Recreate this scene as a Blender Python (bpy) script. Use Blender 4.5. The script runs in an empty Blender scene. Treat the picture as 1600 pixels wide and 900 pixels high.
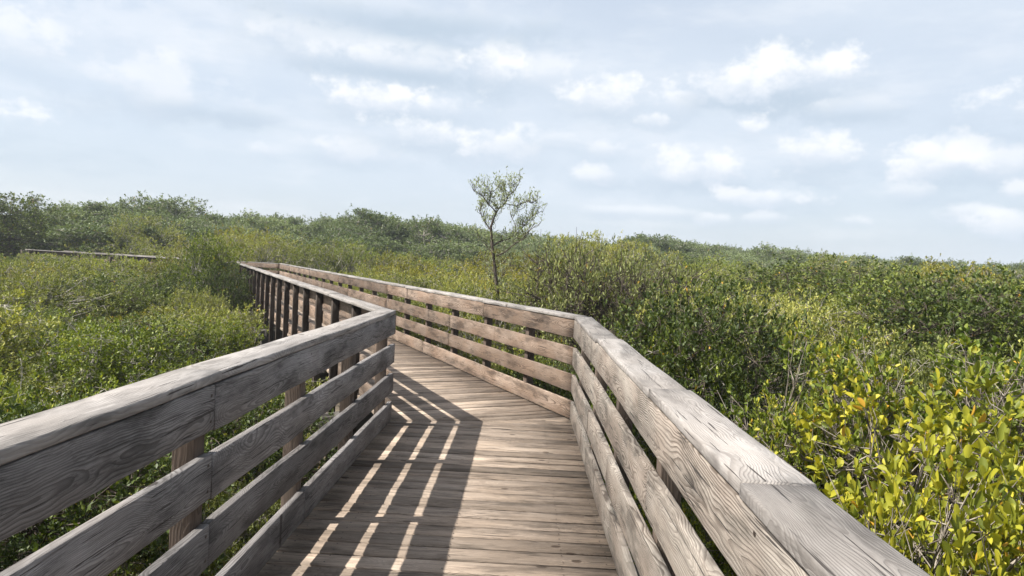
import bpy, math, random
import numpy as np
from mathutils import Matrix, Vector

SC = bpy.context.scene
COL = SC.collection
R_ = math.radians

# ------------------------------------------------------------------ camera
F_PX, PITCH, ROLL, YAW, CAM_H = 1060.0, -0.0339, 0.0487, -0.0154, 1.5678
fw = Vector((math.sin(YAW) * math.cos(PITCH), math.cos(YAW) * math.cos(PITCH), math.sin(PITCH)))
r0 = Vector((math.cos(YAW), -math.sin(YAW), 0)); u0 = r0.cross(fw)
cr = math.cos(ROLL) * r0 + math.sin(ROLL) * u0
cu = -math.sin(ROLL) * r0 + math.cos(ROLL) * u0
camd = bpy.data.cameras.new('camera'); cam = bpy.data.objects.new('camera', camd); COL.objects.link(cam)
camd.sensor_width = 36; camd.sensor_fit = 'HORIZONTAL'; camd.lens = F_PX / 1600 * 36
camd.clip_start = 0.05; camd.clip_end = 20000
m = Matrix((cr, cu, -fw)).transposed().to_4x4(); m.translation = (0, 0, CAM_H)
cam.matrix_world = m
SC.camera = cam

def ray(px, py):
    d = fw + (px - 800) / F_PX * cr - (py - 450) / F_PX * cu
    return d.normalized()
def at(px, py, dist):
    """point at horizontal distance dist from the camera seen at photo pixel px,py"""
    d = ray(px, py); h = math.hypot(d.x, d.y)
    return Vector((0, 0, CAM_H)) + d * (dist / h)

# ------------------------------------------------------------------ view
SC.view_settings.view_transform = 'Standard'; SC.view_settings.look = 'None'
SC.view_settings.gamma = 1.0; SC.view_settings.use_curve_mapping = False
SC.view_settings.exposure = 1.17
SC.render.engine = 'CYCLES'
SC.cycles.max_bounces = 6; SC.cycles.diffuse_bounces = 2; SC.cycles.glossy_bounces = 2
SC.cycles.transmission_bounces = 3; SC.cycles.transparent_max_bounces = 4
SC.cycles.volume_bounces = 0
SC.cycles.use_denoising = True
SC.cycles.use_adaptive_sampling = True; SC.cycles.adaptive_threshold = 0.02
SC.render.use_persistent_data = False

# ------------------------------------------------------------------ sun
LIGHT = Vector((0.88, 0.17, -1.07)).normalized()
sund = bpy.data.lights.new('sun', 'SUN'); sun = bpy.data.objects.new('sun', sund); COL.objects.link(sun)
sund.energy = 4.5; sund.angle = R_(0.53); sund.color = (1.0, 0.955, 0.88)
sun.rotation_euler = LIGHT.to_track_quat('-Z', 'Y').to_euler()
sun.location = (-20, -5, 30)
SUN_EL = math.asin(-LIGHT.z); SUN_ROT = math.atan2(-LIGHT.x, -LIGHT.y) % (2 * math.pi)

# ------------------------------------------------------------------ node helpers
class NT:
    def __init__(s, tree):
        s.t = tree; s.t.nodes.clear()
    def n(s, kind, **kw):
        nd = s.t.nodes.new(kind)
        for k, v in kw.items():
            if k.startswith('_'):
                setattr(nd, k[1:], v)
        return nd
    def set(s, sock, v):
        if v is None: return
        if isinstance(v, bpy.types.NodeSocket): s.t.links.new(v, sock)
        else: sock.default_value = v
    def math(s, op, a, b=None, c=None, clamp=False):
        nd = s.t.nodes.new('ShaderNodeMath'); nd.operation = op; nd.use_clamp = clamp
        s.set(nd.inputs[0], a); s.set(nd.inputs[1], b); s.set(nd.inputs[2], c)
        return nd.outputs[0]
    def vmath(s, op, a, b=None, scale=None):
        nd = s.t.nodes.new('ShaderNodeVectorMath'); nd.operation = op
        s.set(nd.inputs[0], a); s.set(nd.inputs[1], b)
        if scale is not None: s.set(nd.inputs['Scale'], scale)
        return nd.outputs['Value'] if op in ('LENGTH', 'DOT_PRODUCT', 'DISTANCE') else nd.outputs[0]
    def mix(s, f, a, b, blend='MIX'):
        nd = s.t.nodes.new('ShaderNodeMix'); nd.data_type = 'RGBA'; nd.blend_type = blend
        s.set(nd.inputs[0], f); s.set(nd.inputs[6], a); s.set(nd.inputs[7], b)
        return nd.outputs[2]
    def noise(s, vec, scale=1.0, detail=3.0, rough=0.5, dist=0.0, color=False):
        nd = s.t.nodes.new('ShaderNodeTexNoise')
        s.set(nd.inputs['Vector'], vec); nd.inputs['Scale'].default_value = scale
        nd.inputs['Detail'].default_value = detail; nd.inputs['Roughness'].default_value = rough
        nd.inputs['Distortion'].default_value = dist
        return nd.outputs['Color' if color else 'Fac']
    def smooth(s, v, a, b, lo=0.0, hi=1.0):
        nd = s.t.nodes.new('ShaderNodeMapRange'); nd.interpolation_type = 'SMOOTHSTEP'
        s.set(nd.inputs[0], v); nd.inputs[1].default_value = a; nd.inputs[2].default_value = b
        nd.inputs[3].default_value = lo; nd.inputs[4].default_value = hi
        return nd.outputs[0]
    def sep(s, v):
        nd = s.t.nodes.new('ShaderNodeSeparateXYZ'); s.set(nd.inputs[0], v); return nd.outputs
    def comb(s, x, y, z):
        nd = s.t.nodes.new('ShaderNodeCombineXYZ'); s.set(nd.inputs[0], x); s.set(nd.inputs[1], y); s.set(nd.inputs[2], z)
        return nd.outputs[0]
    def attr(s, name):
        nd = s.t.nodes.new('ShaderNodeAttribute'); nd.attribute_name = name; return nd

def C4(c): return (c[0], c[1], c[2], 1.0)

# ------------------------------------------------------------------ world: sky with clouds
def build_world():
    w = bpy.data.worlds.new('World'); SC.world = w; w.use_nodes = True
    T = NT(w.node_tree)
    sky = T.n('ShaderNodeTexSky'); sky.sky_type = 'NISHITA'; sky.sun_disc = False
    sky.sun_elevation = SUN_EL; sky.sun_rotation = SUN_ROT
    sky.air_density = 1.0; sky.dust_density = 2.5; sky.ozone_density = 1.0; sky.altitude = 0
    tc = T.n('ShaderNodeTexCoord')
    d = tc.outputs['Generated']
    x, y, z = T.sep(d)
    az = T.math('ARCTAN2', x, y)
    el = T.math('ARCSINE', z)
    # a thin milky veil over the whole sky
    veil = T.noise(T.comb(T.math('MULTIPLY', az, 1.0), T.math('MULTIPLY', el, 3.2), 0.3), 1.7, 3, 0.5)
    veilf = T.smooth(veil, 0.3, 0.72, 0.70, 0.90)
    col = T.mix(veilf, sky.outputs[0], VEIL)
    # a clearer blue tint well above the horizon
    # noise used to fray the cloud edges
    pv = T.comb(T.math('MULTIPLY', az, 1.0), T.math('MULTIPLY', el, 1.35), 0.0)
    n1 = T.noise(pv, 17.0, 6, 0.62)
    n2 = T.noise(T.vmath('ADD', pv, (3.7, 1.3, 0.0)), 5.5, 4, 0.6)
    nn = T.math('ADD', T.math('MULTIPLY', T.math('SUBTRACT', n1, 0.5), 4.0), T.math('MULTIPLY', T.math('SUBTRACT', n2, 0.5), 1.6))
    wisp = T.noise(T.comb(T.math('MULTIPLY', az, 1.0), T.math('MULTIPLY', el, 3.4), 5.0), 4.0, 5, 0.6)
    col = T.mix(T.smooth(wisp, 0.46, 0.72, 0.0, 0.32), col, CLOUD_LIT)
    col = T.mix(T.smooth(wisp, 0.46, 0.28, 0.0, 0.3), col, CLOUD_DARK)
    for (px, py, wx, wy, br, dk) in CLOUDS:
        v = ray(px, py); a0 = math.atan2(v.x, v.y); e0 = math.asin(v.z)
        sx = 1.42 * wx / F_PX; sy = 1.42 * wy / F_PX
        # tilt follows the photo's horizon through the real azimuth/elevation
        ux = T.math('MULTIPLY_ADD', az, 1 / sx, -a0 / sx)
        uy = T.math('MULTIPLY_ADD', el, 1 / sy, -e0 / sy)
        # flatter underside: stretch the lower half
        rr = T.math('SQRT', T.math('ADD', T.math('POWER', ux, 2.0), T.math('POWER', uy, 2.0)))
        q = T.math('SUBTRACT', rr, T.math('MULTIPLY', nn, 0.72))
        mask = T.smooth(q, 0.3, 1.0, min(1.0, br * 1.05), 0.0)
        # underside shade, offset downward
        uyd = T.math('ADD', uy, 0.75)
        rs = T.math('SQRT', T.math('ADD', T.math('POWER', T.math('MULTIPLY', ux, 0.9), 2.0), T.math('POWER', T.math('MULTIPLY', uyd, 1.35), 2.0)))
        sh = T.smooth(T.math('SUBTRACT', rs, T.math('MULTIPLY', nn, 0.5)), 0.1, 1.25, min(1.0, dk * 1.35), 0.0)
        col = T.mix(sh, col, CLOUD_DARK)
        body = T.smooth(T.math('ADD', uy, T.math('MULTIPLY', nn, 0.55)), -0.55, 0.45)
        col = T.mix(mask, col, T.mix(body, CLOUD_SHADE, CLOUD_LIT))
    bg = T.n('ShaderNodeBackground'); T.set(bg.inputs[0], col); bg.inputs[1].default_value = 0.075
    out = T.n('ShaderNodeOutputWorld'); T.set(out.inputs[0], bg.outputs[0])
    w.cycles.sampling_method = 'MANUAL'; w.cycles.sample_map_resolution = 512
VEIL = (4.6, 5.1, 5.75, 1)
CLOUD_LIT = (6.2, 6.3, 6.5, 1)
CLOUD_DARK = (3.4, 4.05, 4.8, 1)
CLOUD_SHADE = (4.5, 4.95, 5.6, 1)
CLOUDS = [  # px, py, half width, half height, whiteness, underside shade
    (240, 130, 80, 30, .55, .35), (210, 60, 130, 40, .3, .0), (20, 60, 60, 30, .5, .2), (600, 30, 150, 30, .2, .6),
    (520, 55, 110, 30, .65, .3), (640, 90, 90, 28, .45, .55), (770, 92, 42, 36, .9, .35), (600, 150, 75, 26, .95, .35),
    (690, 165, 60, 20, .6, .3), (540, 232, 70, 18, .6, .25), (660, 205, 85, 20, .75, .4), (790, 225, 60, 26, .75, .3),
    (420, 234, 22, 12, .5, .15), (850, 110, 60, 24, .5, .2), (945, 148, 50, 26, .85, .35), (1050, 158, 36, 20, .7, .25),
    (1240, 110, 75, 34, 1.0, .7), (1150, 128, 60, 24, .85, .55), (1330, 165, 50, 14, .3, .5), (1168, 198, 20, 13, .8, .15),
    (1022, 186, 24, 11, .6, .2), (960, 234, 50, 14, .55, .2), (1280, 238, 48, 24, .8, .4), (1090, 262, 85, 24, .8, .4),
    (940, 272, 40, 16, .6, .3), (1470, 248, 45, 30, .85, .3), (1560, 250, 55, 22, .6, .3), (1180, 308, 60, 14, .65, .25),
    (1115, 342, 22, 10, .5, .1), (1200, 340, 34, 8, .4, .1), (1520, 332, 36, 14, .5, .15), (1580, 346, 36, 18, .6, .15),
    (1420, 300, 40, 12, .4, .1), (1000, 330, 80, 8, .25, .25), (1595, 300, 24, 12, .6, .1), (1330, 345, 22, 8, .4, .1),
    (640, 8, 170, 26, .1, .95), (620, 100, 90, 14, .2, .6), (860, 215, 60, 14, .3, .2), (350, 165, 60, 16, .1, .5),
    # beyond the frame, so that the sky stays the same kind all round
    (1750, 150, 90, 30, .8, .4), (-150, 160, 90, 30, .8, .4), (1800, 300, 70, 22, .7, .3), (-200, 290, 70, 20, .7, .3)]
build_world()

# ------------------------------------------------------------------ object helpers
def tag(o, label=None, cat=None, group=None, kind=None):
    if label: o['label'] = label
    if cat: o['category'] = cat
    if group: o['group'] = group
    if kind: o['kind'] = kind
    return o
def empty(name, loc, rz=0.0):
    o = bpy.data.objects.new(name, None); COL.objects.link(o); o.location = loc; o.rotation_euler = (0, 0, rz)
    o.empty_display_size = 0.2
    return o
def mesh_np(name, verts, faces_idx, loop_counts, attrs=None, smooth=False, slot1=0):
    """verts Nx3, faces_idx flat loop vertex indices, loop_counts per face"""
    me = bpy.data.meshes.new(name)
    nv, nl, nf = len(verts), len(faces_idx), len(loop_counts)
    me.vertices.add(nv); me.loops.add(nl); me.polygons.add(nf)
    me.vertices.foreach_set('co', np.asarray(verts, np.float32).ravel())
    me.loops.foreach_set('vertex_index', np.asarray(faces_idx, np.int32))
    lc = np.asarray(loop_counts, np.int32)
    st = np.concatenate([[0], np.cumsum(lc)[:-1]]).astype(np.int32)
    me.polygons.foreach_set('loop_start', st); me.polygons.foreach_set('loop_total', lc)
    if slot1: me.polygons.foreach_set('material_index', np.concatenate([np.zeros(nf - slot1, np.int32), np.ones(slot1, np.int32)]))
    if smooth: me.polygons.foreach_set('use_smooth', np.ones(nf, bool))
    for k, (typ, dat) in (attrs or {}).items():
        a = me.attributes.new(k, typ, 'POINT')
        a.data.foreach_set('vector' if typ == 'FLOAT_VECTOR' else 'value', np.asarray(dat, np.float32).ravel())
    me.update(calc_edges=True)
    return me
def obj(name, me, mat, parent=None, loc=(0, 0, 0)):
    o = bpy.data.objects.new(name, me); COL.objects.link(o)
    if mat is not None and len(me.materials) == 0: me.materials.append(mat)
    o.parent = parent; o.location = loc
    return o
def copy_tree(root, loc, rz, sc, label=None, cat=None, group=None):
    c = root.copy(); COL.objects.link(c); c.location = loc; c.rotation_euler = (0, 0, rz); c.scale = sc
    if label: c['label'] = label
    if cat: c['category'] = cat
    if group: c['group'] = group
    for ch in root.children:
        k = ch.copy(); COL.objects.link(k); k.parent = c
    return c

# ------------------------------------------------------------------ materials
def wood(name, light, dark, tint, ring=0.011, contrast=0.8, rough=0.85, bump=0.6, knots=True, moss=0.0, fibre=0.5, streak=0.6, vary=.55, mottle=.62):
    mt = bpy.data.materials.new(name); mt.use_nodes = True; T = NT(mt.node_tree)
    wc = T.attr('wc').outputs['Vector']; rnd = T.attr('rnd').outputs['Fac']
    x, y, z = T.sep(wc)
    # slow wander of the pith along the board gives cathedral grain
    wv = T.comb(T.math('MULTIPLY', x, 1.1), T.math('MULTIPLY', y, 2.0), T.math('MULTIPLY', z, 2.0))
    wn = T.vmath('SCALE', T.vmath('SUBTRACT', T.noise(wv, 1.0, 3.5, 0.55, color=True), (0.5, 0.5, 0.5)), scale=0.19)
    wx, wy, wz = T.sep(wn)
    yy = T.math('ADD', y, wy); zz = T.math('ADD', z, wz)
    r = T.math('SQRT', T.math('ADD', T.math('MULTIPLY', yy, yy), T.math('MULTIPLY', zz, zz)))
    vo = T.n('ShaderNodeTexVoronoi'); vo.voronoi_dimensions = '2D'; vo.feature = 'F1'
    kv = T.comb(T.math('MULTIPLY', x, 1.6), T.math('MULTIPLY', y, 2.7), 0.0)
    T.set(vo.inputs['Vector'], kv); vo.inputs['Scale'].default_value = 1.0
    kd = vo.outputs['Distance']
    infl = T.math('MULTIPLY', T.smooth(kd, 0.0, 0.34, 1.0, 0.0), T.math('MULTIPLY_ADD', T.noise(T.comb(T.math('MULTIPLY', x, 9.0), T.math('MULTIPLY', y, 16.0), z), 1.0, 2, .5), 0.05 if knots else 0.0, 0.022 if knots else 0.0))
    r = T.math('ADD', r, infl)
    fine = T.noise(T.comb(T.math('MULTIPLY', x, 4.0), T.math('MULTIPLY', y, 40.0), T.math('MULTIPLY', z, 40.0)), 1.0, 2, 0.5)
    r2 = T.math('ADD', r, T.math('MULTIPLY', fine, 0.004))
    rv = T.noise(T.comb(T.math('MULTIPLY', r, 9.0), rnd, 0.0), 1.0, 1, .5)
    ph = T.math('FRACT', T.math('MULTIPLY', T.math('DIVIDE', r2, ring), T.math('MULTIPLY_ADD', rv, 0.5, 0.75)))
    line = T.math('MULTIPLY', T.smooth(ph, 0.25, 0.86), T.smooth(ph, 1.0, 0.9))
    # fibres
    fb = T.noise(T.comb(T.math('MULTIPLY', x, 3.0), T.math('MULTIPLY', y, 150.0), T.math('MULTIPLY', z, 150.0)), 1.0, 3, 0.6)
    fb2 = T.noise(T.comb(T.math('MULTIPLY', x, 3.2), T.math('MULTIPLY', yy, 120.0), T.math('MULTIPLY', zz, 120.0)), 1.0, 5, 0.7)
    dirt = T.noise(T.comb(T.math('MULTIPLY', x, 2.2), T.math('MULTIPLY', y, 9.0), T.math('MULTIPLY', z, 9.0)), 1.0, 5, 0.65)
    big = T.noise(T.comb(T.math('MULTIPLY', x, 1.6), T.math('MULTIPLY', y, 7.0), T.math('MULTIPLY', z, 7.0)), 1.0, 3, 0.55)
    patch = T.smooth(T.noise(T.vmath('ADD', wv, (9.0, 4.0, 2.0)), 2.1, 3, 0.55), 0.34, 0.66)
    cmask = T.math('MULTIPLY', line, T.smooth(T.noise(T.vmath('ADD', wv, (2.0, 7.0, 5.0)), 1.6, 2, 0.5), 0.3, 0.62, 0.35, 1.0))
    lt = T.mix(T.math('MULTIPLY', patch, 0.75), C4(light), C4(tint))
    dkc = T.math('MULTIPLY', cmask, contrast)
    dkc = T.math('MAXIMUM', dkc, T.smooth(fb, 0.45, 0.75, 0.0, fibre))
    dkc = T.math('MAXIMUM', dkc, T.smooth(fb2, 0.45, 0.72, 0.0, streak))
    col = T.mix(dkc, lt, C4(dark))
    val = T.math('MULTIPLY', T.math('MULTIPLY_ADD', big, 1.1, 0.5), T.smooth(dirt, 0.32, 0.54, mottle, 1.06))
    val = T.math('MULTIPLY', val, T.math('MULTIPLY_ADD', rnd, vary, 1 - vary / 2))
    col = T.vmath('SCALE', col, scale=val)
    # open cracks
    cr_ = T.noise(T.comb(T.math('MULTIPLY', x, 2.6), T.math('MULTIPLY', y, 95.0), T.math('MULTIPLY', z, 95.0)), 1.0, 2, 0.5)
    crack = T.math('MULTIPLY', T.smooth(cr_, 0.655, 0.69), 0.88)
    col = T.mix(crack, col, C4((0.03, 0.026, 0.024)))
    if knots:
        kn = T.smooth(T.math('ADD', kd, T.math('MULTIPLY', T.math('SUBTRACT', fine, .5), .03)), 0.052, 0.036)
        kc = T.sep(vo.outputs['Color'])
        kn = T.math('MULTIPLY', kn, T.smooth(kc[0], .35, .8))
        col = T.mix(T.math('MULTIPLY', kn, 0.8), col, C4((dark[0] * .5, dark[1] * .42, dark[2] * .38)))
    bs = T.n('ShaderNodeBsdfPrincipled')
    T.set(bs.inputs['Base Color'], col); bs.inputs['Roughness'].default_value = rough
    bs.inputs['Specular IOR Level'].default_value = 0.22
    h = T.math('SUBTRACT', T.math('SUBTRACT', 1.0, T.math('MULTIPLY', line, 0.55)), T.math('MULTIPLY', crack, 1.5))
    h = T.math('SUBTRACT', h, T.math('MULTIPLY', fb2, 1.1))
    bp = T.n('ShaderNodeBump'); T.set(bp.inputs['Height'], h); bp.inputs['Strength'].default_value = bump
    bp.inputs['Distance'].default_value = 0.003
    T.set(bs.inputs['Normal'], bp.outputs[0])
    out = T.n('ShaderNodeOutputMaterial'); T.set(out.inputs[0], bs.outputs[0])
    return mt
W_CAP = wood('weathered_cap_wood', (0.265, 0.248, 0.235), (0.116, 0.101, 0.091), (0.219, 0.198, 0.180), ring=.009, contrast=.6, fibre=.5, streak=.5)
W_LEFT = wood('grey_rail_wood', (.205, .194, .19), (.045, .04, .038), (.145, .13, .122), ring=.008, contrast=.75, fibre=.75, streak=.85, mottle=.5)
W_RIGHT = wood('tan_rail_wood', (0.257, 0.230, 0.200), (0.072, 0.056, 0.045), (0.198, 0.160, 0.131), ring=.0095, contrast=.95, fibre=.6, streak=.6, mottle=.5)
W_RED = wood('brown_rail_wood', (0.236, 0.183, 0.144), (0.070, 0.047, 0.035), (0.180, 0.122, 0.085), ring=.010, contrast=.9, fibre=.6, streak=.65, mottle=.45, vary=.7)
W_DECK = wood('deck_plank_wood', (0.313, 0.252, 0.201), (0.108, 0.083, 0.065), (0.253, 0.195, 0.147), contrast=.45, fibre=.8, streak=.85, vary=.75, mottle=.55)
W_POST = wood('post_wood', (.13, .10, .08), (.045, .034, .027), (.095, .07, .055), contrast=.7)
W_POST_SHADE = wood('shaded_post_wood', (.07, .055, .045), (.025, .02, .016), (.05, .038, .03), contrast=.6)  # post wood darkened: shade on the faces toward the camera put into the colour
W_PILE = wood('piling_wood', (.09, .083, .075), (.035, .03, .027), (.065, .058, .05), contrast=.5)

def leafmat(name, stops, rough=0.5, transl=0.3, spec=0.24, varH=0.5, orange=.004):
    """stops: list of (pos, colour) over the per-leaf random value"""
    mt = bpy.data.materials.new(name); mt.use_nodes = True; T = NT(mt.node_tree)
    lr = T.attr('lr').outputs['Fac']
    oi = T.n('ShaderNodeObjectInfo')
    v = T.math('ADD', lr, T.math('MULTIPLY', T.math('SUBTRACT', oi.outputs['Random'], 0.5), varH))
    g = T.n('ShaderNodeNewGeometry')
    pn = T.noise(g.outputs['Position'], 0.55, 2, 0.5)
    v = T.math('ADD', v, T.math('MULTIPLY', T.math('SUBTRACT', pn, 0.5), 0.9), clamp=True)
    rp = T.n('ShaderNodeValToRGB'); cr2 = rp.color_ramp
    cr2.elements[0].position = stops[0][0]; cr2.elements[0].color = C4(stops[0][1])
    cr2.elements[1].position = stops[-1][0]; cr2.elements[1].color = C4(stops[-1][1])
    for p_, c_ in stops[1:-1]:
        e = cr2.elements.new(p_); e.color = C4(c_)
    T.set(rp.inputs[0], v)
    col = rp.outputs[0]
    # a few leaves turn yellow or orange
    yl = T.attr('ly').outputs['Fac']
    col = T.mix(T.smooth(yl, 1 - orange, 1 - orange + .002), col, C4((.45, .26, .03)))
    bs = T.n('ShaderNodeBsdfPrincipled'); T.set(bs.inputs['Base Color'], col)
    bs.inputs['Roughness'].default_value = rough; bs.inputs['Specular IOR Level'].default_value = spec
    tr = T.n('ShaderNodeBsdfTranslucent')
    T.set(tr.inputs[0], T.mix(1.0, col, (1.15, 1.2, .5, 1), 'MULTIPLY'))
    mx = T.n('ShaderNodeMixShader'); mx.inputs[0].default_value = transl
    T.set(mx.inputs[1], bs.outputs[0]); T.set(mx.inputs[2], tr.outputs[0])
    out = T.n('ShaderNodeOutputMaterial'); T.set(out.inputs[0], mx.outputs[0])
    return mt
L_YELLOW = leafmat('yellow_green_leaf', [(0, (.06, .085, .013)), (.3, (.18, .20, .025)), (.6, (.34, .33, .033)), (1, (.50, .43, .04))], transl=.28, varH=.15, orange=.02)
L_LIME = leafmat('lime_green_leaf', [(0, (0.047, 0.073, 0.013)), (.4, (0.105, 0.145, 0.022)), (.75, (0.210, 0.242, 0.033)), (1, (0.420, 0.369, 0.044))], transl=.28, varH=.2, orange=.01)
L_OLIVE = leafmat('olive_leaf', [(0, (0.076, 0.090, 0.023)), (.35, (0.169, 0.191, 0.046)), (.7, (0.286, 0.295, 0.074)), (1, (0.444, 0.418, 0.109))], transl=.24)
L_GREEN = leafmat('green_leaf', [(0, (0.058, 0.085, 0.015)), (.35, (0.141, 0.182, 0.028)), (.7, (0.246, 0.282, 0.041)), (1, (0.397, 0.388, 0.058))], transl=.24)
L_GOLD = leafmat('golden_green_leaf', [(0, (0.087, 0.095, 0.018)), (.35, (0.196, 0.196, 0.027)), (.7, (0.316, 0.285, 0.036)), (1, (0.425, 0.360, 0.055))], transl=.22, orange=.01)
L_DARK = leafmat('dark_leaf', [(0, (0.034, 0.052, 0.014)), (.5, (0.085, 0.115, 0.024)), (1, (0.205, 0.230, 0.047))], transl=.2)
L_GREY = leafmat('grey_green_leaf', [(0, (0.070, 0.098, 0.038)), (.5, (0.150, 0.189, 0.079)), (1, (0.260, 0.303, 0.143))], rough=.5, transl=.2)
L_SAGE = leafmat('sage_leaf', [(0, (.07, .085, .03)), (.5, (.16, .18, .062)), (1, (.29, .30, .11))], transl=.22, orange=.008)
L_SILVER = leafmat('silvery_leaf', [(0, (0.138, 0.165, 0.099)), (.5, (0.230, 0.260, 0.154)), (1, (0.345, 0.378, 0.220))], rough=.4, transl=.3)

def bark(name, a, b):
    mt = bpy.data.materials.new(name); mt.use_nodes = True; T = NT(mt.node_tree)
    tc = T.n('ShaderNodeTexCoord')
    n = T.noise(tc.outputs['Object'], 9.0, 4, 0.6)
    col = T.mix(T.smooth(n, .35, .65), C4(a), C4(b))
    bs = T.n('ShaderNodeBsdfPrincipled'); T.set(bs.inputs['Base Color'], col); bs.inputs['Roughness'].default_value = .9
    bs.inputs['Specular IOR Level'].default_value = .15
    bp = T.n('ShaderNodeBump'); T.set(bp.inputs['Height'], T.noise(tc.outputs['Object'], 40.0, 3, 0.6)); bp.inputs['Strength'].default_value = .5
    bp.inputs['Distance'].default_value = .01
    T.set(bs.inputs['Normal'], bp.outputs[0])
    out = T.n('ShaderNodeOutputMaterial'); T.set(out.inputs[0], bs.outputs[0]); return mt
B_GREY = bark('grey_bark', (.24, .215, .18), (.42, .39, .34))
B_TWIG = bark('twig_bark', (.12, .10, .08), (.34, .30, .25))
B_DARK = bark('dark_bark', (.05, .04, .032), (.13, .105, .085))

def simple(name, c, rough=.7, metal=0.0):
    mt = bpy.data.materials.new(name); mt.use_nodes = True; T = NT(mt.node_tree)
    tc = T.n('ShaderNodeTexCoord'); n = T.noise(tc.outputs['Object'], 6.0, 4, .6)
    bs = T.n('ShaderNodeBsdfPrincipled')
    T.set(bs.inputs['Base Color'], T.mix(n, C4([v * .75 for v in c]), C4([min(1, v * 1.2) for v in c])))
    bs.inputs['Roughness'].default_value = rough; bs.inputs['Metallic'].default_value = metal
    out = T.n('ShaderNodeOutputMaterial'); T.set(out.inputs[0], bs.outputs[0]); return mt
M_STEEL = simple('galvanised_steel', (.42, .42, .41), .5, .6)
M_SCREW = simple('rusty_screw', (.045, .032, .025), .6, .3)
M_ROOF = simple('pale_roof_metal', (.72, .71, .68), .6)
M_WALL = simple('pale_wall', (.6, .58, .53), .8)

# ------------------------------------------------------------------ ground
def build_ground():
    n = 160
    rr = np.concatenate([np.linspace(0.0, 60, 110), np.geomspace(64, 6000, 30)])
    th = np.linspace(0, 2 * np.pi, n, endpoint=False)
    V = [(0, 0)]
    X = rr[1:, None] * np.cos(th); Y = rr[1:, None] * np.sin(th)
    xs = np.concatenate([[0], X.ravel()]); ys = np.concatenate([[0], Y.ravel()])
    zs = GROUND + 0.07 * np.sin(xs * .9 + 1) * np.cos(ys * .7) + 0.04 * np.sin(xs * 2.3) * np.sin(ys * 2.9 + 2)
    nr = len(rr) - 1
    F = []; LC = []
    for j in range(n): F += [0, 1 + j, 1 + (j + 1) % n]; LC.append(3)
    for i in range(nr - 1):
        for j in range(n):
            a = 1 + i * n + j; b = 1 + i * n + (j + 1) % n
            F += [a, a + n, b + n, b]; LC.append(4)
    me = mesh_np('ground', np.stack([xs, ys, zs], 1), F, LC, smooth=True)
    mt = bpy.data.materials.new('marsh_mud'); mt.use_nodes = True; T = NT(mt.node_tree)
    tc = T.n('ShaderNodeTexCoord')
    a = T.noise(tc.outputs['Object'], .8, 4, .6); b = T.noise(tc.outputs['Object'], 14.0, 5, .65)
    col = T.mix(T.smooth(a, .4, .6), C4((.085, .068, .05)), C4((.17, .14, .095)))
    col = T.mix(T.smooth(b, .5, .7), col, C4((.26, .21, .14)))
    bs = T.n('ShaderNodeBsdfPrincipled'); T.set(bs.inputs['Base Color'], col); bs.inputs['Roughness'].default_value = .85
    bp = T.n('ShaderNodeBump'); T.set(bp.inputs['Height'], b); bp.inputs['Strength'].default_value = .8; bp.inputs['Distance'].default_value = .04
    T.set(bs.inputs['Normal'], bp.outputs[0])
    out = T.n('ShaderNodeOutputMaterial'); T.set(out.inputs[0], bs.outputs[0])
    tag(obj('ground', me, mt), kind='structure')
GROUND = -1.9
build_ground()

# ------------------------------------------------------------------ boardwalk geometry
XL, XR, YL, YR, TH = -1.2103, 0.5531, 6.53, 6.9569, 0.4602
D1 = np.array([0.0, 1.0]); D2 = np.array([-math.sin(TH), math.cos(TH)])
TH3 = math.atan2(.90, .43); D3 = np.array([-math.sin(TH3), math.cos(TH3)])
W = XR - XL
L0 = np.array([XL, -2.6]); R0 = np.array([XR, -2.6])
LA = np.array([XL, YL]); RA = np.array([XR, YR])
LEN2 = 24.35
LB = LA + D2 * LEN2
half23 = (TH3 - TH) / 2
def nrm(d): return np.array([d[1], -d[0]])       # to the right of d
RB = LB + nrm(D2) * W + D2 * (W * math.tan(half23))
LEN3 = 15.2
LC_ = LB + D3 * LEN3
RC_ = LC_ + nrm(D3) * W
RISE = 0.065
def zdeck(p):   # the second stretch climbs very slightly
    t = float(np.dot(np.asarray(p) - LA, D2)); return RISE * min(1.0, max(0.0, t / LEN2))

rng = np.random.default_rng(7)
random.seed(5)

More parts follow.
